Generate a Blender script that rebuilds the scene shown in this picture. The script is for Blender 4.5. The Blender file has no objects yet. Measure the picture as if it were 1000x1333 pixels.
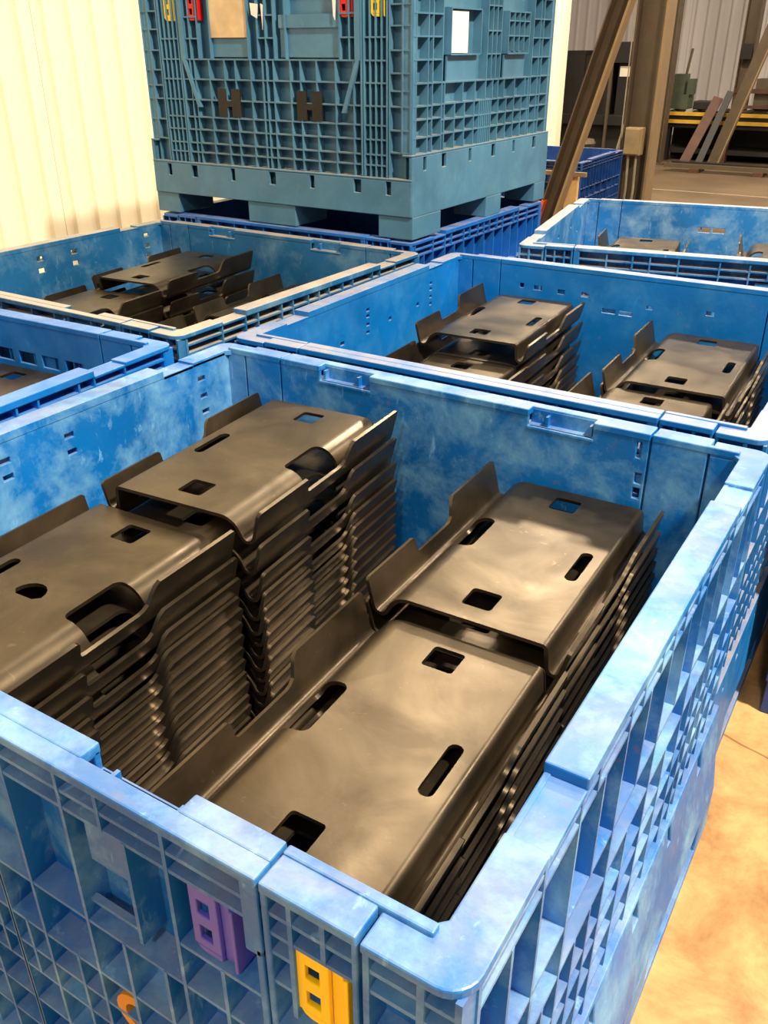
import bpy, bmesh, math, random
from mathutils import Vector, Matrix
from mathutils.geometry import delaunay_2d_cdt
random.seed(7)
scene = bpy.context.scene
C = scene.collection
H = 0.864            # rim height of the bulk bins
LX, LY = 1.219, 1.143

# ------------------------------------------------------------------ camera
def camera():
    f, yaw, pit, roll = 1139.45, math.radians(31.89), math.radians(-28.014), math.radians(-0.125)
    fw = Vector((-math.cos(pit)*math.sin(yaw), math.cos(pit)*math.cos(yaw), math.sin(pit)))
    rt = Vector((math.cos(yaw), math.sin(yaw), 0)); up = rt.cross(fw)
    r2 = rt*math.cos(roll)+up*math.sin(roll); u2 = up*math.cos(roll)-rt*math.sin(roll)
    cd = bpy.data.cameras.new('camera'); co = bpy.data.objects.new('camera', cd); C.objects.link(co)
    cd.sensor_fit = 'VERTICAL'; cd.sensor_height = 36; cd.sensor_width = 36*1000/1333
    cd.lens = f/1333*36; cd.clip_start = 0.02; cd.clip_end = 200
    m = Matrix((r2, u2, -fw)).transposed().to_4x4(); m.translation = (0.1556, -0.3628, 1.4738)
    co.matrix_world = m
    scene.camera = co
camera()

# ------------------------------------------------------------------ world, lamps, exposure
w = bpy.data.worlds.new('hall_ambient'); scene.world = w; w.use_nodes = True
bg = w.node_tree.nodes['Background']; bg.inputs[0].default_value = (1.0, 0.86, 0.68, 1); bg.inputs[1].default_value = 0.23
def highbay_or_fill(loc, energy, size=0.7, col=(1.0, 0.87, 0.68)):
    l = bpy.data.lights.new('high_bay_or_fill_lamp', 'AREA'); l.shape = 'DISK'; l.size = size; l.energy = energy; l.color = col
    o = bpy.data.objects.new('high_bay_or_fill_lamp', l); C.objects.link(o); o.location = loc
    return o
highbay_or_fill((3.0, 0.5, 6.2), 960, 0.5)
highbay_or_fill((1.2, -5.0, 6.4), 230, 0.7)  # added fill lamp behind the camera, brightens the front faces
highbay_or_fill((-3.3, 8.6, 6.4), 330, 0.8)
highbay_or_fill((-1.6, 8.9, 6.4), 260, 0.8)
highbay_or_fill((2.7, 6.5, 6.4), 330, 0.7)
highbay_or_fill((-2.5, 4.6, 6.4), 150, 0.7)
highbay_or_fill((1.5, 13.5, 6.4), 380, 0.7)
vs = scene.view_settings
vs.view_transform = 'Standard'; vs.look = 'None'; vs.gamma = 1.0; vs.use_curve_mapping = False
vs.exposure = 0.35

# ------------------------------------------------------------------ materials
def lin(c):
    return tuple(((v/255)/12.92 if v/255 <= 0.04045 else ((v/255+0.055)/1.055)**2.4) for v in c)+(1,)
def newmat(name):
    m = bpy.data.materials.new(name); m.use_nodes = True
    nt = m.node_tree; return m, nt, nt.nodes['Principled BSDF']
def node(nt, t, **kw):
    n = nt.nodes.new(t)
    for k, v in kw.items(): setattr(n, k, v)
    return n
def noise(nt, vec, scale, detail=4, rough=0.55, dist=0.0):
    n = node(nt, 'ShaderNodeTexNoise'); n.inputs['Scale'].default_value = scale; n.inputs['Detail'].default_value = detail
    n.inputs['Roughness'].default_value = rough; n.inputs['Distortion'].default_value = dist
    nt.links.new(vec, n.inputs['Vector']); return n.outputs['Fac']
def ramp(nt, fac, lo, hi, a=0.0, b=1.0):
    n = node(nt, 'ShaderNodeMapRange'); n.inputs[1].default_value = lo; n.inputs[2].default_value = hi
    n.inputs[3].default_value = a; n.inputs[4].default_value = b; nt.links.new(fac, n.inputs[0]); return n.outputs[0]
def mul(nt, a, b):
    n = node(nt, 'ShaderNodeMath', operation='MULTIPLY')
    for i, v in enumerate((a, b)):
        if isinstance(v, (int, float)): n.inputs[i].default_value = v
        else: nt.links.new(v, n.inputs[i])
    return n.outputs[0]
def mix(nt, fac, a, b):
    n = node(nt, 'ShaderNodeMix', data_type='RGBA')
    if isinstance(fac, (int, float)): n.inputs[0].default_value = fac
    else: nt.links.new(fac, n.inputs[0])
    for i, v in ((6, a), (7, b)):
        if isinstance(v, tuple): n.inputs[i].default_value = v
        else: nt.links.new(v, n.inputs[i])
    return n.outputs[2]
def world_pos(nt): return node(nt, 'ShaderNodeNewGeometry').outputs['Position']
def scaled(nt, vec, s):
    n = node(nt, 'ShaderNodeVectorMath', operation='MULTIPLY'); nt.links.new(vec, n.inputs[0]); n.inputs[1].default_value = s
    return n.outputs[0]
def bump(nt, h, strength, dist, bsdf):
    b = node(nt, 'ShaderNodeBump'); b.inputs['Strength'].default_value = strength; b.inputs['Distance'].default_value = dist
    nt.links.new(h, b.inputs['Height']); nt.links.new(b.outputs[0], bsdf.inputs['Normal'])

def plastic(name, base, scuff, dustcol=(176, 160, 140), scuff_amt=0.55, dust_amt=0.5, rough=0.42, dust_min=0.15):
    m, nt, p = newmat(name); pos = world_pos(nt); L = nt.links
    dark = tuple(v*0.72 for v in base[:3])+(1,)
    c = mix(nt, ramp(nt, noise(nt, pos, 3.1, 3), 0.35, 0.68), dark, base)
    haze = ramp(nt, noise(nt, pos, 7.0, 8, 0.68, 0.25), 0.46, 0.70)
    c = mix(nt, mul(nt, haze, scuff_amt), c, scuff)
    scr = ramp(nt, noise(nt, scaled(nt, pos, (26, 26, 12)), 1.3, 7, 0.7, 0.5), 0.60, 0.74)
    c = mix(nt, mul(nt, scr, scuff_amt*0.9), c, tuple(min(1, v*1.25) for v in scuff[:3])+(1,))
    g = node(nt, 'ShaderNodeNewGeometry'); sep = node(nt, 'ShaderNodeSeparateXYZ'); L.new(g.outputs['Normal'], sep.inputs[0])
    upf = ramp(nt, sep.outputs[2], 0.55, 0.95)
    dn = ramp(nt, noise(nt, pos, 11.0, 5, 0.6, 0.6), 0.33, 0.70, dust_min, 1.0)
    c = mix(nt, mul(nt, mul(nt, upf, dn), dust_amt), c, lin(dustcol))
    grime = ramp(nt, noise(nt, pos, 47.0, 4, 0.6), 0.64, 0.76)
    c = mix(nt, mul(nt, grime, 0.35), c, lin((120, 96, 70)))
    L.new(c, p.inputs['Base Color'])
    r = ramp(nt, noise(nt, pos, 14.0, 4), 0.3, 0.7, rough-0.08, rough+0.14); L.new(r, p.inputs['Roughness'])
    p.inputs['Specular IOR Level'].default_value = 0.5
    bump(nt, noise(nt, pos, 60.0, 3), 0.12, 0.004, p)
    return m
def plain(name, col, rough=0.5, metal=0.0, var=0.18, scale=9.0, emit=None):
    m, nt, p = newmat(name); pos = world_pos(nt)
    base = lin(col); dk = tuple(v*(1-var*2) for v in base[:3])+(1,)
    nt.links.new(mix(nt, ramp(nt, noise(nt, pos, scale, 4), 0.3, 0.7), dk, base), p.inputs['Base Color'])
    p.inputs['Roughness'].default_value = rough; p.inputs['Metallic'].default_value = metal
    return m

M = {}
M['blueA'] = plastic('blue_plastic_scuffed', lin((8, 112, 196)), lin((140, 200, 232)), (168, 160, 150), scuff_amt=0.6, dust_amt=0.4)
M['blueB'] = plastic('blue_plastic_saturated', lin((4, 112, 196)), lin((70, 155, 212)), scuff_amt=0.3, dust_amt=0.72, dust_min=0.35)
M['blueC'] = plastic('blue_plastic_weathered', lin((30, 104, 160)), lin((125, 165, 185)), scuff_amt=0.5, dust_amt=0.95, dust_min=0.65)
M['blueD'] = plastic('blue_plastic_vivid', lin((8, 116, 208)), lin((90, 170, 232)), (150, 165, 200), scuff_amt=0.2, dust_amt=0.45)
M['blueE'] = plastic('blue_plastic_pale', lin((40, 124, 196)), lin((165, 200, 222)), scuff_amt=0.62, dust_amt=0.9, dust_min=0.5)
M['teal'] = plastic('teal_plastic', lin((76, 128, 160)), lin((118, 170, 190)), (165, 150, 130), scuff_amt=0.22, dust_amt=0.95, dust_min=0.5)
M['blueG'] = plastic('royal_blue_plastic', lin((24, 106, 196)), lin((80, 150, 215)), scuff_amt=0.2, dust_amt=0.5)
M['blueH'] = plastic('dark_blue_plastic', lin((14, 64, 134)), lin((60, 110, 180)), scuff_amt=0.2, dust_amt=0.4)
M['yellow'] = plain('yellow_latch_plastic', (255, 212, 0), 0.4, var=0.04)
M['red'] = plain('red_latch_plastic', (215, 22, 18), 0.4, var=0.05)
M['purple'] = plain('purple_latch_plastic', (86, 84, 200), 0.45, var=0.05)
M['orange'] = plain('orange_clip_plastic', (214, 140, 40), 0.5, var=0.08)
M['card'] = plain('stained_card', (236, 206, 160), 0.8, var=0.16, scale=14)
M['whitecard'] = plain('white_card', (250, 244, 232), 0.7, var=0.02)
def steel():
    m, nt, p = newmat('oiled_black_steel'); pos = world_pos(nt)
    n1 = noise(nt, pos, 5.5, 5, 0.6, 0.8)
    c = mix(nt, ramp(nt, n1, 0.35, 0.7), lin((76, 66, 53)), lin((108, 95, 78)))
    c = mix(nt, mul(nt, ramp(nt, noise(nt, pos, 38.0, 4, 0.6, 1.0), 0.66, 0.78), 0.35), c, lin((165, 140, 108)))
    nt.links.new(c, p.inputs['Base Color']); p.inputs['Metallic'].default_value = 0.9
    nt.links.new(ramp(nt, noise(nt, pos, 7.0, 4, 0.5, 0.5), 0.35, 0.7, 0.30, 0.46), p.inputs['Roughness'])
    p.inputs['Specular IOR Level'].default_value = 0.5
    bump(nt, noise(nt, pos, 160.0, 2), 0.05, 0.002, p)
    return m
M['steel'] = steel()
def concrete():
    m, nt, p = newmat('stained_concrete'); pos = world_pos(nt)
    c = mix(nt, ramp(nt, noise(nt, pos, 5.0, 8, 0.68, 0.4), 0.36, 0.60), lin((150, 108, 64)), lin((206, 160, 104)))
    c = mix(nt, ramp(nt, noise(nt, pos, 14, 5, 0.65), 0.55, 0.75, 0, 0.5), c, lin((150, 104, 62)))
    v = node(nt, 'ShaderNodeTexVoronoi', feature='DISTANCE_TO_EDGE'); v.inputs['Scale'].default_value = 1.1
    nz = node(nt, 'ShaderNodeTexNoise'); nz.inputs['Scale'].default_value = 3.0; nt.links.new(pos, nz.inputs['Vector'])
    ad = node(nt, 'ShaderNodeVectorMath', operation='ADD'); nt.links.new(pos, ad.inputs[0])
    nt.links.new(scaled(nt, nz.outputs['Color'], (0.35, 0.35, 0.0)), ad.inputs[1]); nt.links.new(ad.outputs[0], v.inputs['Vector'])
    cr = ramp(nt, v.outputs['Distance'], 0.0, 0.006, 1.0, 0.0)
    c = mix(nt, mul(nt, cr, 0.8), c, lin((96, 66, 40)))
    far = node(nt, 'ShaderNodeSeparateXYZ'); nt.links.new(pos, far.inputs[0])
    c = mix(nt, ramp(nt, far.outputs[1], 4.58, 4.62), c, mix(nt, ramp(nt, noise(nt, pos, 0.9, 5), 0.35, 0.65), lin((76, 60, 43)), lin((100, 82, 60))))  # far floor painted darker, dimmer background light put into the colour
    nt.links.new(c, p.inputs['Base Color']); p.inputs['Roughness'].default_value = 0.6
    bump(nt, noise(nt, pos, 40, 5), 0.15, 0.01, p)
    return m
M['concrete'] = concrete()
M['joint'] = plain('pale_joint_filler', (150, 132, 106), 0.8)
M['wallwhite'] = plain('white_wall_sheet', (250, 243, 214), 0.55, var=0.01)
M['wallgrey'] = plain('grey_wall_sheet', (196, 186, 182), 0.55, var=0.03, scale=1.5)
M['beam'] = plain('primer_brown_steel', (84, 69, 50), 0.6, var=0.12)
M['beamlit'] = plain('lit_tone_tan_steel', (138, 114, 82), 0.6, var=0.08)  # lit copy of the beam brown, light painted into the colour
M['dark'] = plain('dark_greasy_iron', (30, 23, 18), 0.6, var=0.2, scale=6)
M['darkred'] = plain('rust_brown_steel', (82, 50, 33), 0.7, var=0.15)
M['orangepaint'] = plain('orange_paint', (226, 84, 30), 0.6)
M['wood'] = plain('raw_pine', (214, 172, 112), 0.75, var=0.08, scale=20)
M['yellowrail'] = plain('yellow_rail_paint', (206, 158, 44), 0.6, var=0.12)
M['green'] = plain('machine_green_paint', (74, 82, 62), 0.55, var=0.15)
M['box'] = plain('beige_box_paint', (150, 128, 92), 0.5)
M['cable'] = plain('grey_cable_sheath', (150, 140, 122), 0.6)
M['whitetool'] = plain('worn_white_enamel', (220, 208, 186), 0.4, var=0.06)

# ------------------------------------------------------------------ mesh helpers
class MB:
    def __init__(s): s.v = []; s.f = []
    def add(s, vs, fs):
        o = len(s.v); s.v += [tuple(a) for a in vs]; s.f += [tuple(i+o for i in f) for f in fs]
    def box(s, x0, x1, y0, y1, z0, z1, T=None):
        x0, x1 = min(x0, x1), max(x0, x1); y0, y1 = min(y0, y1), max(y0, y1)
        vs = [(x0,y0,z0),(x1,y0,z0),(x1,y1,z0),(x0,y1,z0),(x0,y0,z1),(x1,y0,z1),(x1,y1,z1),(x0,y1,z1)]
        if T: vs = [T(*a) for a in vs]
        s.add(vs, [(3,2,1,0),(4,5,6,7),(0,1,5,4),(1,2,6,5),(2,3,7,6),(3,0,4,7)])
    def prism(s, poly, z0, z1, T=None):
        n = len(poly); vs = [(a, b, z0) for a, b in poly]+[(a, b, z1) for a, b in poly]
        if T: vs = [T(*a) for a in vs]
        s.add(vs, [tuple(range(n))[::-1], tuple(range(n, 2*n))]+[(i, (i+1) % n, n+(i+1) % n, n+i) for i in range(n)])
    def beam(s, a, b, prof, up=(0, 0, 1)):
        """a closed 2-D profile (side, up) swept from a to b"""
        a, b = Vector(a), Vector(b); d = (b-a).normalized(); up = Vector(up)
        sd = d.cross(up).normalized(); u = sd.cross(d)
        n = len(prof); vs = [a+sd*p+u*q for p, q in prof]+[b+sd*p+u*q for p, q in prof]
        s.add(vs, [tuple(range(n))[::-1], tuple(range(n, 2*n))]+[(i, (i+1) % n, n+(i+1) % n, n+i) for i in range(n)])
    def tube(s, pts, r, n=8):
        pts = [Vector(p) for p in pts]; rings = []
        for i, p in enumerate(pts):
            d = (pts[min(i+1, len(pts)-1)]-pts[max(i-1, 0)]).normalized()
            ref = Vector((0, 0, 1)) if abs(d.z) < 0.9 else Vector((1, 0, 0))
            a = d.cross(ref).normalized(); b = a.cross(d)
            rr = r[i] if isinstance(r, (list, tuple)) else r
            rings.append([p+(a*math.cos(2*math.pi*k/n)+b*math.sin(2*math.pi*k/n))*rr for k in range(n)])
        vs = [q for rg in rings for q in rg]; fs = []
        for i in range(len(rings)-1):
            for k in range(n): fs.append((i*n+k, i*n+(k+1) % n, (i+1)*n+(k+1) % n, (i+1)*n+k))
        fs += [tuple(range(n))[::-1], tuple(range((len(rings)-1)*n, len(rings)*n))]
        s.add(vs, fs)
    def holed(s, u0, u1, v0, v1, d0, d1, holes, T):
        """a sheet with rectangular openings: (u, v) in plane, d0..d1 thickness"""
        us = sorted({u0, u1, *[a for h in holes for a in h[:2] if u0 < a < u1]})
        vv = sorted({v0, v1, *[a for h in holes for a in h[2:] if v0 < a < v1]})
        def solid(i, j):
            if i < 0 or j < 0 or i >= len(us)-1 or j >= len(vv)-1: return False
            cu, cv = (us[i]+us[i+1])/2, (vv[j]+vv[j+1])/2
            return not any(h[0] < cu < h[1] and h[2] < cv < h[3] for h in holes)
        idx = {}; vs = []; fs = []
        def vid(i, j, k):
            if (i, j, k) not in idx: idx[(i, j, k)] = len(vs); vs.append(T(us[i], (d0, d1)[k], vv[j]))
            return idx[(i, j, k)]
        for i in range(len(us)-1):
            for j in range(len(vv)-1):
                if not solid(i, j): continue
                q = lambda k: [vid(i, j, k), vid(i+1, j, k), vid(i+1, j+1, k), vid(i, j+1, k)]
                a, b = q(0), q(1)
                fs += [tuple(a), tuple(b[::-1])]
                for di, dj, e in ((0, -1, (0, 1)), (1, 0, (1, 2)), (0, 1, (2, 3)), (-1, 0, (3, 0))):
                    if not solid(i+di, j+dj): fs.append((a[e[1]], a[e[0]], b[e[0]], b[e[1]]))
        s.add(vs, fs)
    def mesh(s, name):
        me = bpy.data.meshes.new(name); me.from_pydata(s.v, [], s.f)
        bm = bmesh.new(); bm.from_mesh(me); bmesh.ops.recalc_face_normals(bm, faces=bm.faces); bm.to_mesh(me); bm.free()
        return me
    def build(s, name, mat, parent=None, smooth=None, bevel=0):
        me = s.mesh(name); me.materials.append(M[mat] if isinstance(mat, str) else mat)
        o = bpy.data.objects.new(name, me); C.objects.link(o); o.parent = parent
        if smooth:
            for p in me.polygons: p.use_smooth = True
            me.set_sharp_from_angle(angle=math.radians(smooth))
        if bevel:
            b = o.modifiers.new('soft_edges', 'BEVEL'); b.width = bevel; b.segments = 2; b.limit_method = 'ANGLE'; b.angle_limit = math.radians(50)
        return o
def tag(o, label, cat, group=None):
    o['label'] = label; o['category'] = cat
    if group: o['group'] = group
    return o
def struct(o, label=None):
    o['kind'] = 'structure'
    if label: o['label'] = label
    return o
def empty(name, loc, rz=0):
    o = bpy.data.objects.new(name, None); C.objects.link(o); o.location = loc; o.rotation_euler = (0, 0, rz); o.empty_display_size = 0.1
    return o
def arc(cx, cy, r, a0, a1, n):
    return [(cx+r*math.cos(math.radians(a0+(a1-a0)*k/n)), cy+r*math.sin(math.radians(a0+(a1-a0)*k/n))) for k in range(n+1)]

# ------------------------------------------------------------------ the setting
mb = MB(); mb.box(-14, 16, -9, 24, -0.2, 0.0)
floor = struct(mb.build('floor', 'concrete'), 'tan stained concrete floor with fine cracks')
mb = MB(); mb.box(-6, 10, 10.42, 10.46, -0.01, 0.002); mb.build('joint_strip', 'joint', floor)

def sheet_wall(name, label, mat, p0, p1, z1, pitch, rib_w, rib_h, per):
    """ribbed sheet-metal wall from p0 to p1 facing left-hand side; every sheet is a panel of its own"""
    p0, p1 = Vector(p0), Vector(p1); d = (p1-p0); L = d.length; d.normalize(); n = Vector((-d.y, d.x, 0))
    root = struct(empty(name, (p0.x, p0.y, 0)), label)
    k = 0; wdt = pitch*per
    while k*wdt < L-1e-6:
        prof = [(0, 0)]
        for i in range(per):
            c = (i+0.5)*pitch
            prof += [(c-rib_w/2, 0), (c-rib_w/4, rib_h), (c+rib_w/4, rib_h), (c+rib_w/2, 0)]
        prof += [(wdt-0.004, 0)]
        pl = prof+[(a, b-0.02) for a, b in prof[::-1]]
        m_ = MB(); m_.prism([(a, b) for a, b in pl], 0.0, z1, lambda a, b, z: tuple(d*(a+k*wdt)+n*b+Vector((0, 0, z))))
        m_.build('panel', mat, root); k += 1
    return root
sheet_wall('wall_left', 'cream white ribbed sheet metal wall', 'wallwhite', (-4.0, 10.18, 0), (-4.0, -4.22, 0), 6.0, 0.16, 0.05, 0.018, 5)
mb = MB(); mb.box(-4.03, -3.95, 10.0, 10.16, 0, 6.0); struct(mb.build('trim_1', 'wallwhite'), 'white end post of the sheet metal wall')
sheet_wall('wall_back', 'grey ribbed sheet metal wall far behind the machines', 'wallgrey', (8.0, 17.6, 0), (-13.0, 17.6, 0), 6.5, 0.2, 0.05, 0.025, 7)

# ------------------------------------------------------------------ bulk bins
def sides(k):
    """(u along wall seen from outside, d inwards, z) -> bin space, four walls: front, right, back, left"""
    return {'front': lambda u, d, v: (-LX/2+u, -LY/2+d, v), 'right': lambda u, d, v: (LX/2-d, -LY/2+u, v),
            'back': lambda u, d, v: (LX/2-u, LY/2-d, v), 'left': lambda u, d, v: (-LX/2+d, LY/2-u, v)}[k]
T_RIB = 0.005; D_SHEET0, D_SHEET1 = 0.037, 0.045
def ribs(mb, T, us, vs, u0, u1, v0, v1, depth=D_SHEET0, front=0.003):
    """us: (u, v0, v1) verticals, vs: (v, u0, u1) horizontals"""
    for u, a, b in us: mb.box(u-T_RIB/2, u+T_RIB/2, front, depth, a, b, T)
    for v, a, b in vs: mb.box(a, b, front+0.0006, depth, v-T_RIB/2, v+T_RIB/2, T)

def latch(T, u, v, col, parent):
    """latch handle: plate with two finger holes beside a curved grip"""
    m_ = MB(); ua, ub, ln = u, u+0.034, 0.090
    holes = [(ua+0.009, ua+0.024, v-0.036, v-0.017), (ua+0.009, ua+0.024, v-0.071, v-0.052)]
    m_.holed(ua, ub, v-0.082, v, 0.006, 0.012, holes, T)
    m_.prism([(ua+0.002, v-0.082), (ua+0.006, v-0.087), (ua+0.013, v-ln), (ub, v-ln), (ub, v-0.082)], 0.006, 0.012, lambda a, b, d: T(a, d, b))
    cur = [(ub+0.004+0.012*math.sin(math.pi*(0.1+0.75*t/8)), v-ln*t/8) for t in range(9)]
    m_.prism([(ub, v)]+cur+[(ub, v-ln)], 0.011, 0.028, lambda a, b, d: T(a, d, b))
    m_.box(ub+0.017, ub+0.021, 0.004, 0.030, v-ln, v-0.004, T)
    return m_.build('latch', col, parent, bevel=0.0012)

def make_bin(name, loc, rz, mat, label, group=None, z0=0.0, flare=0.015, latches=('purple', 'yellow'), style='A',
             slots=None, h=H, recess=True, full_detail=True):
    root = empty(name, (loc[0], loc[1], z0), math.radians(rz)); tag(root, label, 'bin', group)
    slots = slots or {}
    be, bs = (0.224, 0.31) if style == 'A' else (0.200, 0.278)
    if h < 0.7: be, bs = 0.20, 0.22
    # ---- base pallet: deck, skirt, feet
    b = MB()
    b.box(-LX/2+0.02, LX/2-0.02, -LY/2+0.02, LY/2-0.02, 0.105, 0.125)
    pock = [(0.075, 0.095), (0.205, 0.235), (0.41, 0.43), (0.60, 0.63), (0.79, 0.81), (0.985, 1.015), (1.12, 1.14)]
    zt = {'front': be, 'back': be, 'right': bs, 'left': bs}
    ft = 0.10 if style == 'A' else 0.076
    for sd in ('front', 'back', 'right', 'left'):
        T = sides(sd); Lw = LX if sd in ('front', 'back') else LY
        hl = [(a, c_, zt[sd]-0.055, zt[sd]-0.012) for a, c_ in pock if c_ < Lw-0.02]
        zz = zt[sd]
        TS = T if sd in ('front', 'back') else (lambda u, d, v, T=T, zz=zz: T(u, d-(flare-0.004)*max(0, (zz-v)/(zz-ft)), v))
        d0 = -0.006 if sd in ('front', 'back') else -0.004
        b.holed(-0.004, Lw+0.004, ft, zz-0.007, d0, d0+0.012, hl, TS)
        b.box(0.01, Lw-0.01, 0.026, 0.034, ft+0.001, zz-0.008, T)
        b.box(-0.005, Lw+0.005, d0-0.001, 0.036, zz-0.007, zz, T)
    xs = [(0, 0.114), (0.482, 0.713), (1.085, 1.219)]; ys = [(0, 0.2), (0.565, 0.70), (1.03, 1.143)]
    for i, (xa, xb) in enumerate(xs):
        for j, (ya, yb) in enumerate(ys):
            xa_ = xa-(flare if i == 0 else 0); xb_ = xb+(flare if i == 2 else 0)
            b.prism([(-LX/2+xa_, -LY/2+ya), (-LX/2+xb_, -LY/2+ya), (-LX/2+xb_, -LY/2+yb), (-LX/2+xa_, -LY/2+yb)], 0.0, ft)
    if style == 'A':
        for xa, xb in xs: b.box(-LX/2+xa-(flare if xa == 0 else 0)-0.001, -LX/2+xb+(flare if xb > 1.2 else 0)+0.001, -LY/2+0.001, LY/2-0.001, 0.0005, 0.026)
    b.build('base', mat, root, bevel=0.003)
    # ---- side walls (left, right) with their corner returns
    for sd in ('right', 'left'):
        T = sides(sd); m_ = MB()
        m_.holed(0.003, LY-0.003, bs, h-0.006, D_SHEET0, D_SHEET1, slots.get(sd, []), T)
        # rim: raised middle, lower shoulders, corner pieces
        m_.box(0.25, LY-0.25, 0, 0.046, h-0.010, h+0.006, T)
        for a, c_ in ((0.16, 0.25), (LY-0.25, LY-0.16)): m_.box(a, c_, 0, 0.045, h-0.014, h-0.007, T)
        for k in (0, 1):
            F = (lambda u: u) if k == 0 else (lambda u: LY-u)
            pl = [(0.16, 0.0)]+[(p, q) for p, q in arc(0.028, 0.028, 0.028, 270, 180, 6)]+[(0, 0.094), (0.045, 0.094), (0.045, 0.056), (0.056, 0.045), (0.16, 0.045)]
            m_.prism([(F(p), q) for p, q in pl], h-0.013, h-0.002, T)
            m_.box(F(0.0386), F(0.045), 0.045, 0.094, be, h-0.012, T)              # return panel inside
            m_.box(F(0.0345), F(0.0405), 0.0885, 0.0937, be+0.001, h-0.0125, T)
        m_.box(0.02, LY-0.02, D_SHEET0-0.004, D_SHEET1, bs, bs+0.02, T)
        wall = m_.build('side_wall', mat, root, bevel=0.0022)
        g = MB(); us = []; vs = []
        hb = [h-0.032, h-0.054, h-0.205, h-0.285, h-0.36, h-0.40, h-0.46, h-0.52]
        if style == 'F':
            hb = [h-0.012-0.0, bs+0.053, bs+0.098, bs+0.148, bs+0.215]
            for u in (0.01, 0.109, 0.139, 0.205, LY-0.205, LY-0.139, LY-0.109, LY-0.01): us.append((u, bs, h-0.008))
            for v in (bs+0.05, bs+0.106, bs+0.147, bs+0.216, bs+0.286, bs+0.354, bs+0.42, bs+0.49):
                vs += [(v, 0.01, 0.205), (v, LY-0.205, LY-0.01)]
            for v in hb[1:]: vs.append((v, 0.205, LY-0.205))
            for u in (0.224, 0.358, 0.453, 0.538, 0.596, 0.641, 0.694, 0.789, 0.887, LY-0.224): us.append((u, bs+0.148, bs+0.215))
            for u in (0.224, 0.30, 0.375, 0.45, 0.492, 0.508, 0.524, 0.540, 0.556, 0.572, 0.588, 0.65, 0.72, 0.79, 0.86, LY-0.224): us.append((u, bs, bs+0.148))
            for u in (0.538, 0.576, 0.612, 0.65): us.append((u, bs+0.215, h-0.01))
            for v in (bs+0.30, bs+0.375, bs+0.455): vs.append((v, 0.538, 0.65))
            for a, c_ in ((0.262, 0.485), (0.712, 0.90)):
                us += [(a, bs+0.30, bs+0.44), (c_, bs+0.30, bs+0.44)]; vs += [(bs+0.30, a, c_), (bs+0.44, a, c_)]
            for u in (0.76, 0.805, 0.85): us.append((u, bs+0.31, bs+0.44))
            vs += [(bs+0.36, 0.712, 0.90), (bs+0.41, 0.712, 0.90)]
        else:
            for v in hb: vs.append((v, 0.03, LY-0.03))
            for u in (0.03, 0.16, 0.25, 0.40, 0.5715, 0.743, 0.893, 0.983, 1.113): us.append((u, bs, h-0.008))
            for u in (0.095, 0.325, 0.485, 0.66, 0.82, 1.05): us.append((u, h-0.205, h-0.054))
            for u in (0.095, 0.205, 0.30, 0.35, 0.485, 0.66, 0.80, 0.84, 0.94, 1.05): us.append((u, bs, h-0.285))
            for u in (0.30, 0.45, 0.52, 0.62, 0.69, 0.85): us.append((u, h-0.054, h-0.008))
        ribs(g, T, us, vs, 0, LY, bs, h)
        g.build('rib_grid', mat, wall)
        # corner skins on the end faces (ribbed returns beside the latch column)
        for k in (0, 1):
            cs = MB()
            Te = sides('front' if (sd == 'right') == (k == 0) else 'back')
            right_end = k == 0
            G = (lambda u: LX-u) if right_end else (lambda u: u)
            cs.box(G(0.004), G(0.0928), 0.030, 0.036, be, h-0.012, Te)
            for v in (h-0.035, h-0.06, h-0.12, h-0.18, h-0.25, h-0.317, h-0.37, h-0.417, h-0.49, h-0.56):
                if v > be: cs.box(G(0.006), G(0.092), 0.004, 0.032, v-0.0025, v+0.0025, Te)
            for u in (0.008, 0.0902): cs.box(G(u-0.003), G(u+0.003), 0.003, 0.032, be, h-0.012, Te)
            cs.build('corner_panel', mat, wall)
        if style == 'F':
            for a, c_ in ((0.262, 0.485), (0.712, 0.90)):
                pn = MB(); pn.box(a, c_, 0.02, 0.026, bs+0.215, bs+0.30, T); pn.build('label_plate', mat, wall)
    # ---- end walls: latch columns + drop gate
    for sd in ('front', 'back'):
        T = sides(sd)
        for k in (0, 1):
            G = (lambda u: u) if k == 0 else (lambda u: LX-u)
            m_ = MB()
            m_.box(G(0.0975), G(0.1945), D_SHEET0, D_SHEET1, be, h-0.004, T)
            m_.box(G(0.0975), G(0.1945), 0.0, 0.045, h-0.010, h+0.002, T)
            m_.box(G(0.047), G(0.1945), 0.034, 0.0455, h-0.010, h+0.004, T)
            m_.box(G(0.0975), G(0.103), 0.001, 0.037, be, h-0.005, T)
            m_.box(G(0.188), G(0.1945), 0.001, 0.037, be, h-0.005, T)
            post = m_.build('latch_column', mat, root, bevel=0.0022)
            g = MB()
            if style == 'F':
                us = [(G(u), be, h-0.01) for u in (0.122, 0.145, 0.168)]
                vs = [(v, min(G(0.1), G(0.19)), max(G(0.1), G(0.19))) for v in (be+0.038, be+0.072, be+0.12, be+0.165, be+0.225, be+0.295, be+0.362, be+0.43)]
            else:
                us = [(G(0.166), h-0.16, h-0.01), (G(0.132), h-0.06, h-0.01), (G(0.135), be, h-0.19)]
                vs = [(v, min(G(0.1), G(0.19)), max(G(0.1), G(0.19))) for v in (h-0.035, h-0.06, h-0.19, h-0.26, h-0.317, h-0.37, h-0.43, h-0.49, h-0.56)]
                vs += [(v, min(G(0.166), G(0.19)), max(G(0.166), G(0.19))) for v in (h-0.085, h-0.125)]
            ribs(g, T, us, vs, 0, 1, 0, 1)
            g.build('rib_grid', mat, post)
            if full_detail:
                latch(T, G(0.164) if k == 1 else G(0.130), h-0.064, latches[1], post)
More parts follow.
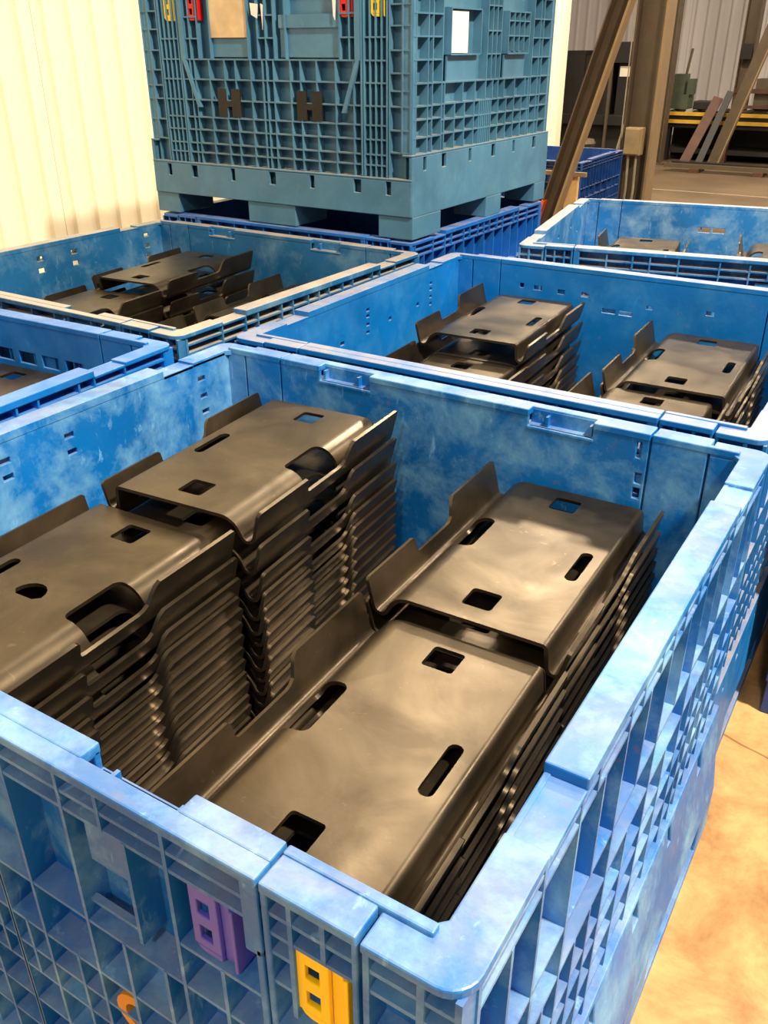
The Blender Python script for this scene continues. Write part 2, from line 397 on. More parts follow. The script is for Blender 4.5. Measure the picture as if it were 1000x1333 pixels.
        m_ = MB(); u0, u1 = 0.1975, LX-0.1975
        rec = [(0.303, 0.43), (LX-0.43, LX-0.303)] if recess else []
        hl = list(slots.get(sd, []))+[(a, c_, h-0.028, h) for a, c_ in rec]
        m_.holed(u0, u1, be, h-0.004, D_SHEET0, D_SHEET1, hl, T)
        m_.box(u0, u1, 0.0, 0.023, h-0.010, h+0.003, T)
        edges = [u0]+[e for a in rec for e in a]+[u1]
        for a, c_ in zip(edges[::2], edges[1::2]): m_.box(a, c_, 0.021, 0.046, h-0.010, h+0.004, T)
        for a, c_ in rec:
            m_.box(a-0.003, c_+0.003, 0.020, 0.046, h-0.036, h-0.028, T); m_.box(a-0.003, c_+0.003, 0.019, 0.024, h-0.036, h, T)
        for a, c_ in ((u0, u0+0.02), (u1-0.02, u1)): m_.box(a, c_, 0.001, 0.036, h-0.10, h-0.008, T)
        for a, c_ in ((u0, u0+0.008), (u1-0.008, u1)): m_.box(a, c_, 0.001, 0.036, be, h-0.09, T)
        gate = m_.build('drop_gate', mat, root, bevel=0.0022)
        g = MB(); us = []; vs = []
        if style == 'F':
            for v in (be+0.038, be+0.072, be+0.12, be+0.165, be+0.225, be+0.295, be+0.362): vs.append((v, u0, u1))
            for v in (be+0.43, be+0.50, be+0.57): vs += [(v, u0, 0.29), (v, LX-0.29, u1), (v, 0.575, 0.65)]
            for u in (0.24, 0.262, 0.335, 0.41, 0.462, 0.535, 0.59, 0.6095, 0.64, 0.715, 0.76, 0.83, 0.91, 0.985): us.append((u, be, be+0.362))
            for u in (0.225, 0.25, 0.29, LX-0.29, LX-0.25, LX-0.225, 0.575, 0.612, 0.65, 0.35, 0.53, 0.70, 0.93): us.append((u, be+0.362, h-0.012))
            # slanted tension straps
            for sgn, a in ((1, 0.215), (-1, LX-0.215)):
                g.prism([(a-0.008, be+0.362), (a+0.008, be+0.362), (a+sgn*0.06+0.008, be+0.20), (a+sgn*0.06-0.008, be+0.20)], -0.002, 0.012, lambda p, r_, d: T(p, d, r_))
                g.box(a-0.01, a+0.01, -0.002, 0.012, be+0.362, h-0.02, T)
        else:
            for v in (h-0.035, h-0.059, h-0.228, h-0.317, h-0.370, h-0.417, h-0.49, h-0.56): vs.append((v, u0, u1))
            for q in (lambda u: u, lambda u: LX-u):
                a, c_ = sorted((q(0.2), q(0.31))); vs.append((h-0.162, a, c_))
                for u in (0.31, 0.453, 0.545): us.append((q(u), be, h-0.008))
                for u in (0.338, 0.398, 0.6085): us.append((q(u), be, h-0.228))
                us.append((q(0.253), be, h-0.162)); us.append((q(0.366), h-0.205, h-0.059)); us.append((q(0.396), h-0.059, h-0.008))
                us.append((q(0.49), be, h-0.317)); us.append((q(0.58), h-0.417, h-0.317))
                a, c_ = sorted((q(0.366), q(0.453))); g.box(a, c_, 0.012, 0.02, h-0.205, h-0.20, T)
                g.box(*sorted((q(0.378), q(0.43))), 0.010, 0.036, h-0.125, h-0.07, T)
        ribs(g, T, us, vs, 0, LX, be, h)
        g.build('rib_grid', mat, gate)
        if full_detail:
            latch(T, LX-0.288, h-0.064, latches[0], gate); latch(T, 0.288-0.04, h-0.064, latches[0], gate)
        if style == 'F':
            pn = MB(); pn.box(0.34, 0.53, 0.016, 0.022, be+0.37, be+0.43, T); pn.build('label_plate', mat, gate)
            pn = MB(); pn.box(0.67, 0.93, 0.016, 0.022, be+0.37, be+0.465, T); pn.box(0.67, 0.93, 0.008, 0.022, be+0.46, be+0.50, T); pn.build('label_plate', mat, gate)
            for uc in (0.423, 0.795):
                q = MB(); q.holed(uc-0.055, uc+0.055, be+0.17, be+0.265, 0.002, 0.008, [(uc-0.012, uc+0.012, be+0.225, be+0.265), (uc-0.012, uc+0.012, be+0.17, be+0.205)], T)
                q.build('pivot_block', 'dark', gate)
            q = MB(); q.box(0.345, 0.525, 0.008, 0.012, be+0.432, h-0.03, T); q.build('card', 'card', gate)
            if sd == 'front':
                for a, c_, v0, v1 in ((0.552, 0.588, 0.690, 0.738), (0.600, 0.610, 0.655, 0.735), (0.905, 0.922, 0.680, 0.770)):
                    q = MB(); q.prism([(a, v1), (a+0.004, v0+0.012), (c_-0.006, v0), (c_, v1-0.004)], 0.0005, 0.0022, lambda p, r_, d: T(p, d, r_)); q.build('torn_sticker', 'whitecard', gate)
    return root, T

def at(ox, oy, rot, corner):
    """bin centre from one outer corner: corner = (+1/-1 side in x, +1/-1 side in y)"""
    r = math.radians(rot); dx, dy = -corner[0]*LX/2, -corner[1]*LY/2
    return (ox+dx*math.cos(r)-dy*math.sin(r), oy+dx*math.sin(r)+dy*math.cos(r))
def sl(u, v, w_=0.022, hh=0.011): return (u-w_/2, u+w_/2, H+v-hh/2, H+v+hh/2)
# left wall: u runs from the back to the front, u = LY - y
slA = {'left': [sl(LY-1.005, -0.044), sl(LY-1.007, -0.085), sl(LY-1.009, -0.122), sl(LY-0.634, -0.047), sl(LY-0.635, -0.081), sl(LY-0.49, -0.045), sl(LY-0.49, -0.077), sl(LY-0.25, -0.06)],
       'right': [sl(0.14, -0.05), sl(0.14, -0.085)], 'back': [sl(0.215, -0.03, 0.008, 0.03), sl(0.21, -0.085, 0.012, 0.02), sl(0.21, -0.115, 0.012, 0.02)]}
make_bin('bulk_bin', at(0, 0, 0, (1, -1)), 0, 'blueA', 'scuffed bright blue bulk bin with a yellow and a purple latch', None, flare=0.03, slots=slA)
bx, by = at(-0.013, 1.185, 0.25, (1, -1))
slB = {'left': [sl(LY-a, v, 0.016, 0.009) for a in (0.535, 0.907) for v in (-0.054, -0.072, -0.096, -0.119)]+[sl(LY-0.658, -0.108, 0.016), sl(LY-0.825, -0.103, 0.016), sl(LY-0.403, -0.118, 0.02)],
       'back': [sl(-x-0.013, v, w_, hh) for x, v, w_, hh in ((-0.902, -0.073, 0.03, 0.014), (-0.824, -0.076, 0.024, 0.014), (-0.746, -0.075, 0.024, 0.014), (-0.665, -0.115, 0.042, 0.014), (-0.612, -0.115, 0.042, 0.014), (-0.541, -0.088, 0.02, 0.01), (-0.364, -0.081, 0.024, 0.012), (-0.958, -0.071, 0.014, 0.014))]}
make_bin('bulk_bin', (bx, by), 0.25, 'blueB', 'deep blue bulk bin standing behind the scuffed bin, rows of small slots inside', 'open bins of black brackets', flare=0.012, slots=slB, recess=False)
cx, cy = at(-1.339, 1.109, -0.865, (1, -1))
slC = {'left': [sl(LY-a, v, 0.026, 0.015) for a in (0.52, 0.668) for v in (-0.043, -0.083)]+[sl(LY-1.02, v, 0.024, 0.014) for v in (-0.039, -0.08, -0.116)]}
make_bin('bulk_bin', (cx, cy), -0.865, 'blueC', 'weathered grey-blue bulk bin with dusty rim next to the white wall', 'open bins of black brackets', flare=0.012, slots=slC)
dx, dy = at(-1.312, 1.070, 2.3, (1, 1))
slD = {'back': [(0.27+0.085*i, 0.27+0.085*i+0.06, H-0.115, H-0.085) for i in range(8)], 'right': [], 'left': []}
make_bin('bulk_bin', (dx, dy), 2.3, 'blueD', 'vivid blue bulk bin beside the scuffed bin, clean rim with dark openings below it', 'open bins of black brackets', flare=0.01, slots=slD, recess=False)
ex, ey = at(-1.103, 2.545, 9.87, (-1, -1))
make_bin('bulk_bin', (ex, ey), 9.87, 'blueE', 'pale scraped bulk bin turned slightly askew behind the deep blue bin', 'open bins of black brackets', flare=0.012,
         slots={'left': [sl(LY-0.5, -0.06), sl(LY-0.75, -0.06), sl(LY-0.9, -0.1)], 'back': [sl(0.6, -0.1, 0.05, 0.02), sl(0.66, -0.1, 0.05, 0.02)]}, recess=False)
gx, gy = at(-1.425, 2.365, -0.8, (1, -1))
make_bin('bulk_bin', (gx, gy), -0.8, 'blueG', 'royal blue bulk bin carrying the stacked teal bin', None, flare=0.012, recess=False)
F, _ = make_bin('bulk_bin', (gx-0.012, gy+0.012), -0.8, 'teal', 'teal bulk bin with red and yellow latches stacked on top of another bin', None, z0=H+0.0065, h=0.842, flare=0.008, latches=('red', 'yellow'), style='F', recess=False)
ix, iy = at(0.055, 1.578, 0, (-1, -1))
make_bin('bulk_bin', (ix, iy), 0, 'blueH', 'blue bulk bin standing on the floor beside the deep blue bin', None, flare=0.0, recess=False, slots={'front': [(0.22, 0.24, 0.3+0.04*i, 0.325+0.04*i) for i in range(8)]})
hx, hy = at(-2.41, 6.73, 2.0, (1, -1))
make_bin('bulk_bin', (hx, hy), 2.0, 'blueH', 'dark blue bin standing alone on the floor behind the diagonal brace', None, flare=0.005, h=0.66, recess=False, full_detail=False)
# white card held in the side window of the teal bin
T = sides('right'); q = MB(); q.box(0.275, 0.395, 0.010, 0.014, 0.278+0.305, 0.278+0.432, T)
o = q.build('card', 'whitecard', F); o['label'] = 'white paper card'
# orange pivot clip on the front gate of the scuffed bin
T = sides('front'); q = MB(); uu = LX-0.435
for k in range(9):
    a0, a1 = math.radians(90+180*k/9), math.radians(90+180*(k+1)/9)
    for r0, r1 in ((0.020, 0.034),):
        vs = []
        for dd in (0.004, 0.016):
            vs += [T(uu+0.034+r*math.cos(a)*1.0, dd, H-0.36+r*math.sin(a)) for r, a in ((r0, a0), (r1, a0), (r1, a1), (r0, a1))]
        q.add(vs, [(0, 1, 2, 3), (7, 6, 5, 4), (0, 4, 5, 1), (1, 5, 6, 2), (2, 6, 7, 3), (3, 7, 4, 0)])
clip = q.build('pivot_clip', 'orange'); clip['label'] = 'orange plastic clip'
clip.parent = bpy.data.objects['bulk_bin']

# ------------------------------------------------------------------ bent steel brackets
BL = 0.475
def profile(flat, r1, phi, slope, r2, up_ang):
    """one half of the unrolled cross-section: samples (s, x, z, nx, nz) from the centre outwards"""
    out = []; s = x = z = 0.0; th = 0.0
    def put(): out.append((s, x, z, -math.sin(th), math.cos(th)))
    put()
    def straight(l):
        nonlocal s, x, z
        s += l; x += l*math.cos(th); z += l*math.sin(th); put()
    def bend(r, a, n):
        nonlocal s, x, z, th
        for _ in range(n):
            da = a/n; th += da/2; l = abs(r*da); s += l; x += l*math.cos(th); z += l*math.sin(th); th += da/2; put()
    straight(flat); bend(r1, math.radians(-phi), 6); straight(slope); bend(r2, math.radians(phi+up_ang), 7); straight(0.12)
    return out
PIN = profile(0.095, 0.038, 62, 0.012, 0.013, 76)      # broad round shoulder, tall flange
POUT = profile(0.121, 0.007, 84, 0.030, 0.011, 76)     # tight shoulder, short flange
CA = math.sin(math.radians(76))
def s_of_z(P, z): return P[-2][0]+(z-P[-2][2])/CA
S_FLANGE = PIN[-2][0]
def sample(s):
    P = PIN if s >= 0 else POUT
    sg = 1 if s >= 0 else -1; a = abs(s)
    for i in range(len(P)-1):
        if a <= P[i+1][0]+1e-9 or i == len(P)-2:
            p, q = P[i], P[i+1]; t = (a-p[0])/(q[0]-p[0])
            m_ = [p[k]+(q[k]-p[k])*t for k in range(5)]; break
    l = math.hypot(m_[3], m_[4]); return sg*m_[1], m_[2], sg*m_[3]/l, m_[4]/l
def rrect(s0, s1, t0, t1, r, n=4):
    return arc(s1-r, t0+r, r, 270, 360, n)+arc(s1-r, t1-r, r, 0, 90, n)+arc(s0+r, t1-r, r, 90, 180, n)+arc(s0+r, t0+r, r, 180, 270, n)
def inside(p, poly):
    c_ = False; n = len(poly)
    for i in range(n):
        (x0, y0), (x1, y1) = poly[i], poly[(i+1) % n]
        if (y0 > p[1]) != (y1 > p[1]) and p[0] < (x1-x0)*(p[1]-y0)/(y1-y0)+x0: c_ = not c_
    return c_
def bracket_mesh(name, mirror, extra=False, th=0.0062):
    def edge(P, zn, zl, zf):
        """flange edge (s as a function of t) from the near to the far end"""
        hn, hl, hf = s_of_z(P, zn), s_of_z(P, zl), s_of_z(P, zf); r = 0.008
        e = [(hn-r, 0.0)]+[(hn-r+r*math.sin(a), r-r*math.cos(a)) for a in (0.5, 1.0, 1.57)]
        e += [(hn, 0.145), (hn-0.004, 0.150), (hl+0.006, 0.151), (hl+0.001, 0.154), (hl, 0.160)]
        return e+[(hl, 0.262), (hl+0.002, 0.272), (hl+0.008, 0.281), (hf-0.018, 0.287), (hf-0.006, 0.293), (hf, 0.302), (hf, BL-0.004), (hf-0.004, BL)]
    e = edge(PIN, 0.020, -0.008, 0.032); e2 = edge(POUT, 0.002, -0.022, 0.012)
    outline = e+[(-a, b) for a, b in e2[::-1]]
    hf = 0.3
    sq = 0.0245
    holes = [rrect(-sq, sq, 0.06-sq, 0.06+sq, 0.006), rrect(-sq, sq, 0.42-sq, 0.42+sq, 0.006),
             rrect(-0.106, -0.085, 0.178, 0.275, 0.010), rrect(0.084, S_FLANGE-0.026, 0.195, 0.305, 0.014)]
    if extra: holes.append(arc(-0.005, 0.215, 0.027, 0, 180, 8)+[(-0.022, 0.206), (0.012, 0.206)])
    pts = []; edges = []
    def loop(poly):
        o = len(pts); pts.extend(Vector(p) for p in poly); n = len(poly); edges.extend((o+i, o+(i+1) % n) for i in range(n))
    loop(outline)
    for hpoly in holes: loop(hpoly)
    for P, sg in ((PIN, 1), (POUT, -1)):
        for s_ in [p[0] for p in P[1:-1]]:
            o = len(pts); pts.extend((Vector((sg*s_, -0.01)), Vector((sg*s_, BL+0.01)))); edges.append((o, o+1))
    for tt in (0.15, 0.30):
        o = len(pts); pts.extend((Vector((-hf-0.01, tt)), Vector((hf+0.01, tt)))); edges.append((o, o+1))
    v2, _, f2, *_r = delaunay_2d_cdt(pts, edges, [], 0, 1e-6)
    keep = []
    for f in f2:
        c_ = (sum(v2[i][0] for i in f)/len(f), sum(v2[i][1] for i in f)/len(f))
        if inside(c_, outline) and not any(inside(c_, hp) for hp in holes): keep.append(tuple(f))
    used = sorted({i for f in keep for i in f}); re = {v: k for k, v in enumerate(used)}; n = len(used)
    V = []; 
    for k in (1, -1):
        for i in used:
            s_, t_ = v2[i]; x, z, nx, nz = sample(s_)
            V.append(((-1 if mirror else 1)*(x+nx*th/2*k), t_, z+nz*th/2*k))
    Fs = []; cnt = {}
    for f in keep:
        g = [re[i] for i in f]; Fs.append(tuple(g)); Fs.append(tuple(n+i for i in g[::-1]))
        for a, b_ in zip(g, g[1:]+g[:1]): cnt[(a, b_)] = 1
    for (a, b_) in cnt:
        if (b_, a) not in cnt: Fs.append((b_, a, n+a, n+b_))
    me = bpy.data.meshes.new(name); me.from_pydata(V, [], Fs)
    bm = bmesh.new(); bm.from_mesh(me); bmesh.ops.recalc_face_normals(bm, faces=bm.faces); bm.to_mesh(me); bm.free()
    for p in me.polygons: p.use_smooth = True
    me.set_sharp_from_angle(angle=math.radians(32)); me.materials.append(M['steel'])
    return me
BM = {False: bracket_mesh('bracket', False), True: bracket_mesh('bracket_mirrored', True)}
BMX = bracket_mesh('bracket_extra_hole', False, True)
rest = []                         # (mesh, matrix) of the brackets buried out of sight
PITCH = 0.0256; ZDECK = 0.125
def place(me, x, y, z, yaw, pitch=0, roll=0):
    return Matrix.Translation((x, y, z)) @ Matrix.Rotation(math.radians(yaw), 4, 'Z') @ Matrix.Rotation(math.radians(pitch), 4, 'X') @ Matrix.Rotation(math.radians(roll), 4, 'Y')
ORD = ['first', 'second', 'third', 'fourth', 'fifth', 'sixth', 'seventh', 'eighth', 'ninth', 'tenth', 'eleventh', 'twelfth', 'thirteenth', 'fourteenth', 'fifteenth', 'sixteenth', 'seventeenth', 'eighteenth', 'nineteenth', 'twentieth']
def stack(where, x, y, ztop, yaw, mirror, show, gaps=(), pitch=0, top_mesh=None):
    """x, y: middle of the near edge of the top plate; ztop: its height; show: how many of the top ones are visible"""
    zs = [ztop]
    for g_ in gaps: zs.append(zs[-1]-g_)
    zlow = ZDECK+0.052
    n_left = max(0, int((zs[-1]-zlow)/PITCH)); p_ = (zs[-1]-zlow)/max(n_left, 1)
    for k in range(n_left): zs.append(zs[-1]-p_)
    for k, z in enumerate(zs):
        f_ = 1.0 if k == 0 else 0.0
        jx, jy, jw = (0, 0, 0) if k == 0 else (random.uniform(-0.0008, 0.0008), random.uniform(-0.003, 0.003), random.uniform(-0.12, 0.12))
        pt = pitch*max(0, 1-k/3) if pitch else 0
        mt = place(None, x+jx, y+jy, z, yaw+jw, pt)
        me = (top_mesh if (k == 0 and top_mesh) else BM[mirror])
        if k < show:
            o = bpy.data.objects.new('steel_bracket', me); C.objects.link(o); o.matrix_world = mt
            if k == 0: tag(o, 'topmost black bent steel bracket in '+where, 'bracket', 'brackets in '+where)
            else: tag(o, ORD[k]+' black steel bracket from the top in '+where, 'bracket', 'brackets in '+where)
        else: rest.append((me, mt))
RZ = 0.864
# scuffed bin
stack("scuffed bin's slotted-wall stack, deep blue bin end", -0.826, 0.553, RZ-0.062, 4.0, False, 17, (0.058, 0.054, 0.038, 0.029))
stack("scuffed bin's slotted-wall stack, latch end", -0.843, 0.062, RZ-0.100, 2.4, False, 17, (0.050, 0.040, 0.034), top_mesh=BMX)
stack("scuffed bin's plain-wall stack, deep blue bin end", -0.307, 0.606, RZ-0.140, 1.2, True, 7, (0.040, 0.034, 0.030), pitch=0)
stack("scuffed bin's plain-wall stack, latch end", -0.293, 0.116, RZ-0.168, 1.5, True, 6, (0.034, 0.030))
# deep blue bin
stack("deep blue bin's slotted-wall stack, pale bin end", -0.866, 1.730, RZ-0.090, 3.0, True, 13, (0.06, 0.06, 0.045, 0.035), pitch=0)
stack("deep blue bin's slotted-wall stack, scuffed bin end", -0.845, 1.245, RZ-0.150, 2.0, True, 7, (0.045, 0.04))
stack("deep blue bin's plain-wall stack, pale bin end", -0.322, 1.728, RZ-0.130, 2.0, True, 8, (0.04, 0.035))
stack("deep blue bin's plain-wall stack, scuffed bin end", -0.330, 1.245, RZ-0.150, 2.0, True, 6, (0.04, 0.035))
# weathered bin
stack("weathered bin's white-wall stack, teal bin end", -2.115, 1.680, RZ-0.080, 5.0, False, 9, (0.07, 0.06, 0.05))
stack("weathered bin's white-wall stack, vivid bin end", -2.11, 1.194, RZ-0.122, 4.0, False, 8, (0.05, 0.05))
stack("weathered bin's deep-blue-side stack, teal bin end", -1.66, 1.680, RZ-0.145, 2.0, True, 5, (0.05, 0.04))
stack("weathered bin's deep-blue-side stack, vivid bin end", -1.67, 1.187, RZ-0.180, 2.0, True, 5, (0.05, 0.04))
# vivid bin
stack("the vivid blue bin's stack", -1.70, 0.50, RZ-0.115, 4.0, True, 4, (0.05, 0.04))
# pale bin
stack("the pale bin's stack at its scraped wall", -0.80, 2.90, RZ-0.095, 9.9, True, 4, (0.05, 0.04))
stack("the pale bin's middle stack", -0.28, 3.00, RZ-0.085, 9.9, True, 4, (0.05, 0.04))
vs_, fs_ = [], []
for me, mt in rest:
    o_ = len(vs_); vs_ += [tuple(mt @ v.co) for v in me.vertices]; fs_ += [tuple(i+o_ for i in p.vertices) for p in me.polygons]
me = bpy.data.meshes.new('buried_brackets'); me.from_pydata(vs_, [], fs_); me.materials.append(M['steel'])
o = bpy.data.objects.new('buried_brackets', me); C.objects.link(o); o['kind'] = 'stuff'
tag(o, 'lower layers of black bent steel brackets deep inside the bins', 'brackets')

# ------------------------------------------------------------------ background of the hall
def hsec(w_, d_, t=0.012): # H section (side, up)
    a, b = w_/2, d_/2
    return [(-a, -b), (a, -b), (a, -b+t), (t/2, -b+t), (t/2, b-t), (a, b-t), (a, b), (-a, b), (-a, b-t), (-t/2, b-t), (-t/2, -b+t), (-a, -b+t)]

def thing(name, loc, label, cat, group=None): return tag(empty(name, loc), label, cat, group)
def part(name, mat, root, *boxes, bevel=0):
    m_ = MB(); ox, oy, oz = root.location
    for b_ in boxes: m_.box(b_[0]-ox, b_[1]-ox, b_[2]-oy, b_[3]-oy, b_[4]-oz, b_[5]-oz)
    return m_.build(name, mat, root, bevel=bevel)
# --- steel column with a switch box and conduits
t = thing('steel_column', (-2.44, 8.25, 0), 'brown steel column with tan flange edge toned as lit, carrying a switch box', 'column')
m_ = MB(); m_.beam((0, 0, 0), (0, 0, 6.2), hsec(0.22, 0.25, 0.016), (1, 0, 0)); m_.build('shaft', 'beam', t)
m_ = MB(); m_.box(0.126, 0.150, -0.115, 0.115, 0, 6.2); m_.build('lit_flange_strip', 'beamlit', t)  # flange edge in the lighter tone, painted as if catching light
m_ = MB(); m_.box(-0.2, 0.2, -0.2, 0.2, 0, 0.02); m_.build('base_plate', 'beam', t)
m_ = MB(); m_.tube([(-0.135, -0.12, 0), (-0.135, -0.12, 2.0), (-0.135, -0.12, 6.0)], 0.006); m_.build('cable', 'cable', t)
t = thing('switch_box', (-2.43, 8.08, 0.6), 'beige metal switch box fixed to the steel column', 'electrical box')
part('box', 'box', t, (-2.505, -2.355, 8.02, 8.135, 0.60, 0.83), bevel=0.006)
part('lid', 'box', t, (-2.50, -2.365, 8.008, 8.02, 0.61, 0.82), bevel=0.004)
for xx in (-2.47, -2.40):
    m_ = MB(); m_.tube([(xx+2.43, 0, 0), (xx+2.43+0.01, 0, -0.3), (xx+2.43-0.01, 0.02, -0.6)], 0.012); m_.build('conduit', 'cable', t)
# --- diagonal brace
t = thing('diagonal_brace', (-2.59, 6.3, 0), 'brown steel angle brace with orange painted foot rising behind the teal bin', 'brace')
dx_, dz_ = 0.287, 1.0
m_ = MB(); m_.beam((0, 0, 0), (dx_*3.6, 0, dz_*3.6), [(-0.055, -0.06), (0.045, -0.06), (0.045, -0.045), (-0.045, -0.045), (-0.045, 0.06), (-0.055, 0.06)], (0, -1, 0)); m_.build('angle', 'beam', t)
m_ = MB(); m_.beam((0.02, -0.005, 0), (0.02+dx_*3.6, -0.005, dz_*3.6), [(0.045, -0.058), (0.062, -0.058), (0.062, 0.05), (0.045, 0.05)], (0, -1, 0)); m_.build('lit_leg', 'beamlit', t)  # bright side of the brace, its light painted in by the paler steel
m_ = MB(); m_.beam((0, -0.002, 0), (dx_*0.42, -0.002, dz_*0.42), [(-0.058, 0.0), (-0.035, 0.0), (-0.035, 0.066), (-0.058, 0.066)], (0, -1, 0)); o = m_.build('painted_foot', 'orangepaint', t); o['label'] = 'orange painted foot'
# --- wooden stake
m_ = MB(); m_.prism([(-2.42, 6.42), (-2.32, 6.42), (-2.32, 6.46), (-2.42, 6.46)], 0.0, 0.61); o = m_.build('wooden_post', 'wood', bevel=0.004)
tag(o, 'short raw pine post standing against the dark blue bin', 'post')
m_ = MB(); m_.box(-2.60, -2.25, 6.385, 6.418, 0.60, 0.63); o2 = m_.build('cross_bar', 'beamlit', o)
# --- dark press machine
t = thing('press_machine', (-4.2, 12.3, 0), 'dark greasy press machine standing between white wall and steel column', 'machine')
part('bed', 'dark', t, (-4.72, -3.8, 12.0, 12.9, 0, 0.55)); part('table', 'dark', t, (-4.8, -3.78, 11.9, 13.0, 0.55, 0.66))
part('upright', 'dark', t, (-4.72, -4.45, 12.1, 12.8, 0.66, 1.42)); part('upright', 'dark', t, (-3.98, -3.80, 12.1, 12.8, 0.66, 1.5))
part('crown', 'dark', t, (-4.30, -3.79, 12.05, 12.85, 1.28, 1.52)); part('ram', 'dark', t, (-4.30, -4.08, 12.2, 12.7, 0.66, 1.5))
part('guard', 'beam', t, (-4.02, -3.99, 11.86, 11.90, 0.2, 1.42)); part('cover', 'dark', t, (-4.74, -4.2, 12.15, 12.9, 1.05, 1.36))
part('back_guard', 'dark', t, (-4.9, -3.78, 13.0, 13.05, 0, 1.3)); part('name_plate', 'whitetool', t, (-3.96, -3.83, 12.09, 12.10, 1.12, 1.24))
# --- stack of rope coils, hand scoop
t = thing('cable_coil', (-3.6, 9.9, 0), 'brown stacked cable coil on the floor behind the dark blue bin', 'coil')
for k in range(6):
    m_ = MB(); m_.tube([(0.12*math.cos(a*math.pi/8), 0.12*math.sin(a*math.pi/8), 0.03+0.095*k) for a in range(17)], 0.048, 6); m_.build('turn', 'beam', t)
t = thing('hand_scoop', (-3.05, 9.5, 0), 'worn white shovel leaning beside the steel column', 'shovel')
m_ = MB(); m_.tube([(0.0, 0, 0.02), (0.01, 0, 0.14), (-0.02, 0.01, 0.30), (-0.02, 0.02, 0.42)], [0.03, 0.062, 0.055, 0.016], 10); m_.build('blade', 'whitetool', t, smooth=50)
m_ = MB(); m_.tube([(-0.02, 0.02, 0.40), (0.10, 0.05, 1.0)], 0.014); m_.build('handle', 'cable', t)
# --- second column
t = thing('steel_column', (-3.6, 12.95, 0), 'slender grey-brown steel column with bolted base plate beside the conveyor', 'column')
m_ = MB(); m_.beam((0, 0, 0), (0, 0, 6.2), hsec(0.2, 0.19, 0.014), (1, 0, 0)); m_.build('shaft', 'beam', t)
m_ = MB(); m_.box(-0.16, 0.16, -0.16, 0.16, 0, 0.02); m_.build('base_plate', 'beam', t)
for sx in (-1, 1):
    m_ = MB(); m_.prism(arc(sx*0.12, -0.12, 0.016, 0, 300, 5), 0.02, 0.05); m_.build('anchor_nut', 'beam', t)
o = MB(); o.box(-3.78, -3.52, 12.56, 12.70, 0, 0.07); tag(o.build('timber_block', 'darkred', bevel=0.006), 'rusty orange block on the floor at the column foot', 'block')
# --- roller conveyor with tooling on top
t = thing('roller_conveyor', (-1.2, 13.8, 0), 'long dark roller conveyor with two yellow rails', 'conveyor')
part('side_rail', 'yellowrail', t, (-3.72, 1.6, 13.42, 13.46, 0.60, 0.645)); part('side_rail', 'yellowrail', t, (-3.72, 1.6, 13.40, 13.44, 0.50, 0.545))
part('frame', 'dark', t, (-3.72, 1.6, 13.46, 14.2, 0.44, 0.60)); part('lower_shelf', 'dark', t, (-3.72, 1.6, 13.55, 14.2, 0.10, 0.16))
part('back_panel', 'dark', t, (-3.72, 1.6, 14.16, 14.2, 0.0, 0.5))
for k in range(7): part('leg', 'darkred' if k % 3 == 1 else 'dark', t, (-3.70+0.82*k, -3.58+0.82*k, 13.47, 13.6, 0, 0.46))
for k in range(16): 
    m_ = MB(); m_.tube([(-2.4+0.32*k, -0.3, 0.635), (-2.4+0.32*k, 0.35, 0.635)], 0.035); m_.build('roller', 'dark', t)
t = thing('clamp_unit', (-3.52, 13.75, 0.6), 'green painted clamp unit with upright rod on the conveyor', 'machine')
part('body', 'green', t, (-3.68, -3.42, 13.6, 13.9, 0.672, 0.86)); part('head', 'green', t, (-3.66, -3.50, 13.62, 13.85, 0.86, 1.12)); part('bracket', 'green', t, (-3.46, -3.38, 13.6, 13.8, 0.86, 1.06))
m_ = MB(); m_.tube([(-0.05, -0.05, 0.1), (0.04, -0.05, 0.84)], 0.018); m_.build('rod', 'beam', t)
o = MB(); o.box(-3.34, -3.06, 13.6, 13.9, 0.672, 0.78); tag(o.build('steel_block', 'dark', bevel=0.01), 'black steel block lying on the conveyor beside the clamp unit', 'block')
t = thing('rust_rack', (-2.0, 14.4, 0), 'rust brown rail rack standing behind the conveyor', 'rack')
part('rail', 'darkred', t, (-2.98, 0.6, 14.36, 14.42, 0.86, 0.92)); part('rail', 'darkred', t, (-2.98, 0.6, 14.36, 14.42, 0.66, 0.70))
for k in range(5): part('post', 'darkred', t, (-2.97+0.85*k, -2.90+0.85*k, 14.37, 14.43, 0, 0.92))
part('crate', 'beam', t, (-2.7, 0.5, 14.45, 14.8, 0.3, 1.05))
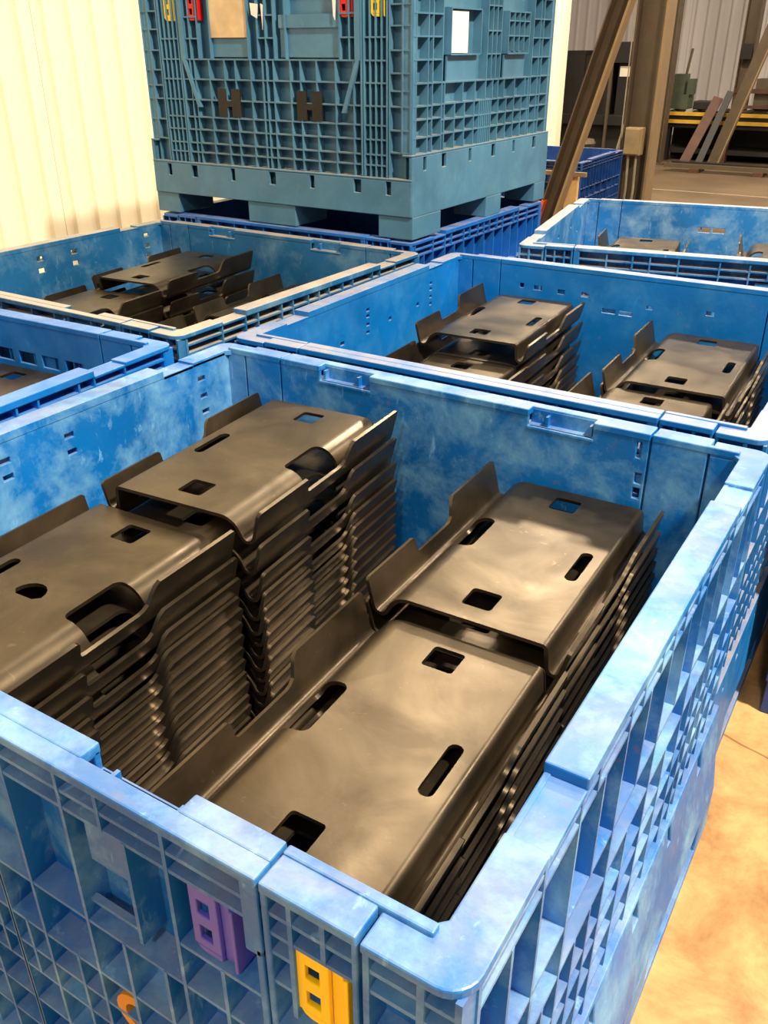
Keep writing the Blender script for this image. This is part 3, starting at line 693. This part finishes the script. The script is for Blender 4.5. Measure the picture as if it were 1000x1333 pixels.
# --- things leaning in front of the conveyor
def lean(name, a, b, w_, th_, mat, label):
    root = thing(name, a, label, 'plank' if 'plank' in name else 'beam'); m_ = MB()
    m_.beam((0, 0, 0), tuple(Vector(b)-Vector(a)), [(-w_/2, -th_/2), (w_/2, -th_/2), (w_/2, th_/2), (-w_/2, th_/2)], (0, -1, 0)); o = m_.build('board', mat, root)
    return root
lean('steel_plank', (-3.16, 12.75, 0.0), (-2.95, 13.36, 0.84), 0.13, 0.03, 'darkred', 'rust brown plank leaning on the conveyor beside the grey diagonal beam')
lean('steel_plank', (-2.99, 12.9, 0.0), (-2.80, 13.36, 0.92), 0.09, 0.03, 'dark', 'dark narrow plank leaning between rusty plank and diagonal beam')
t = thing('diagonal_beam', (-2.80, 12.9, 0), 'heavy grey-brown diagonal beam rising from floor past the conveyor', 'beam')
m_ = MB(); m_.beam((0, 0, 0), (0.285*4.4, 0, 4.4), hsec(0.13, 0.13, 0.012), (0, -1, 0)); m_.build('shaft', 'beam', t)
m_ = MB(); m_.beam((0.075, -0.02, 0), (0.075+0.285*4.4, -0.02, 4.4), [(-0.008, -0.05), (0.008, -0.05), (0.008, 0.05), (-0.008, 0.05)], (0, -1, 0)); m_.build('lit_edge', 'beamlit', t)  # paler strip paints the lit edge of the beam
t = thing('steel_column', (-2.92, 14.65, 0), 'grey steel column rising behind the conveyor and diagonal beam', 'column')
m_ = MB(); m_.beam((0, 0, 0), (0, 0, 6.2), hsec(0.2, 0.2, 0.014), (1, 0, 0)); m_.build('shaft', 'beam', t)
m_ = MB(); m_.box(-0.07, 0.07, -0.14, -0.1, 1.3, 1.5); m_.build('clamp', 'dark', t)
# --- skid rails on the floor
t = thing('skid_rail', (-2.0, 12.2, 0), 'long dark skid rail lying on small blocks before the conveyor', 'rail')
part('rail', 'beam', t, (-3.25, 0.8, 12.17, 12.25, 0.05, 0.10)); part('rail', 'dark', t, (-3.2, 0.8, 12.34, 12.42, 0.05, 0.11))
for k in range(5): part('block', 'darkred', t, (-2.9+0.8*k, -2.78+0.8*k, 12.12, 12.46, 0, 0.05))
t = thing('sack', (-2.38, 14.62, 1.05), 'white sack with an orange band on the rust brown rack', 'sack')
m_ = MB(); m_.tube([(0, 0, 0), (0, 0, 0.06), (0, 0, 0.12)], [0.13, 0.16, 0.15], 10); o = m_.build('lower_bag', 'orangepaint', t, smooth=50); o['label'] = 'orange lower band'
m_ = MB(); m_.tube([(0, 0, 0.12), (0.01, 0, 0.22), (0, 0, 0.30), (0, 0, 0.36)], [0.15, 0.16, 0.10, 0.04], 10); m_.build('upper_bag', 'whitetool', t, smooth=50)
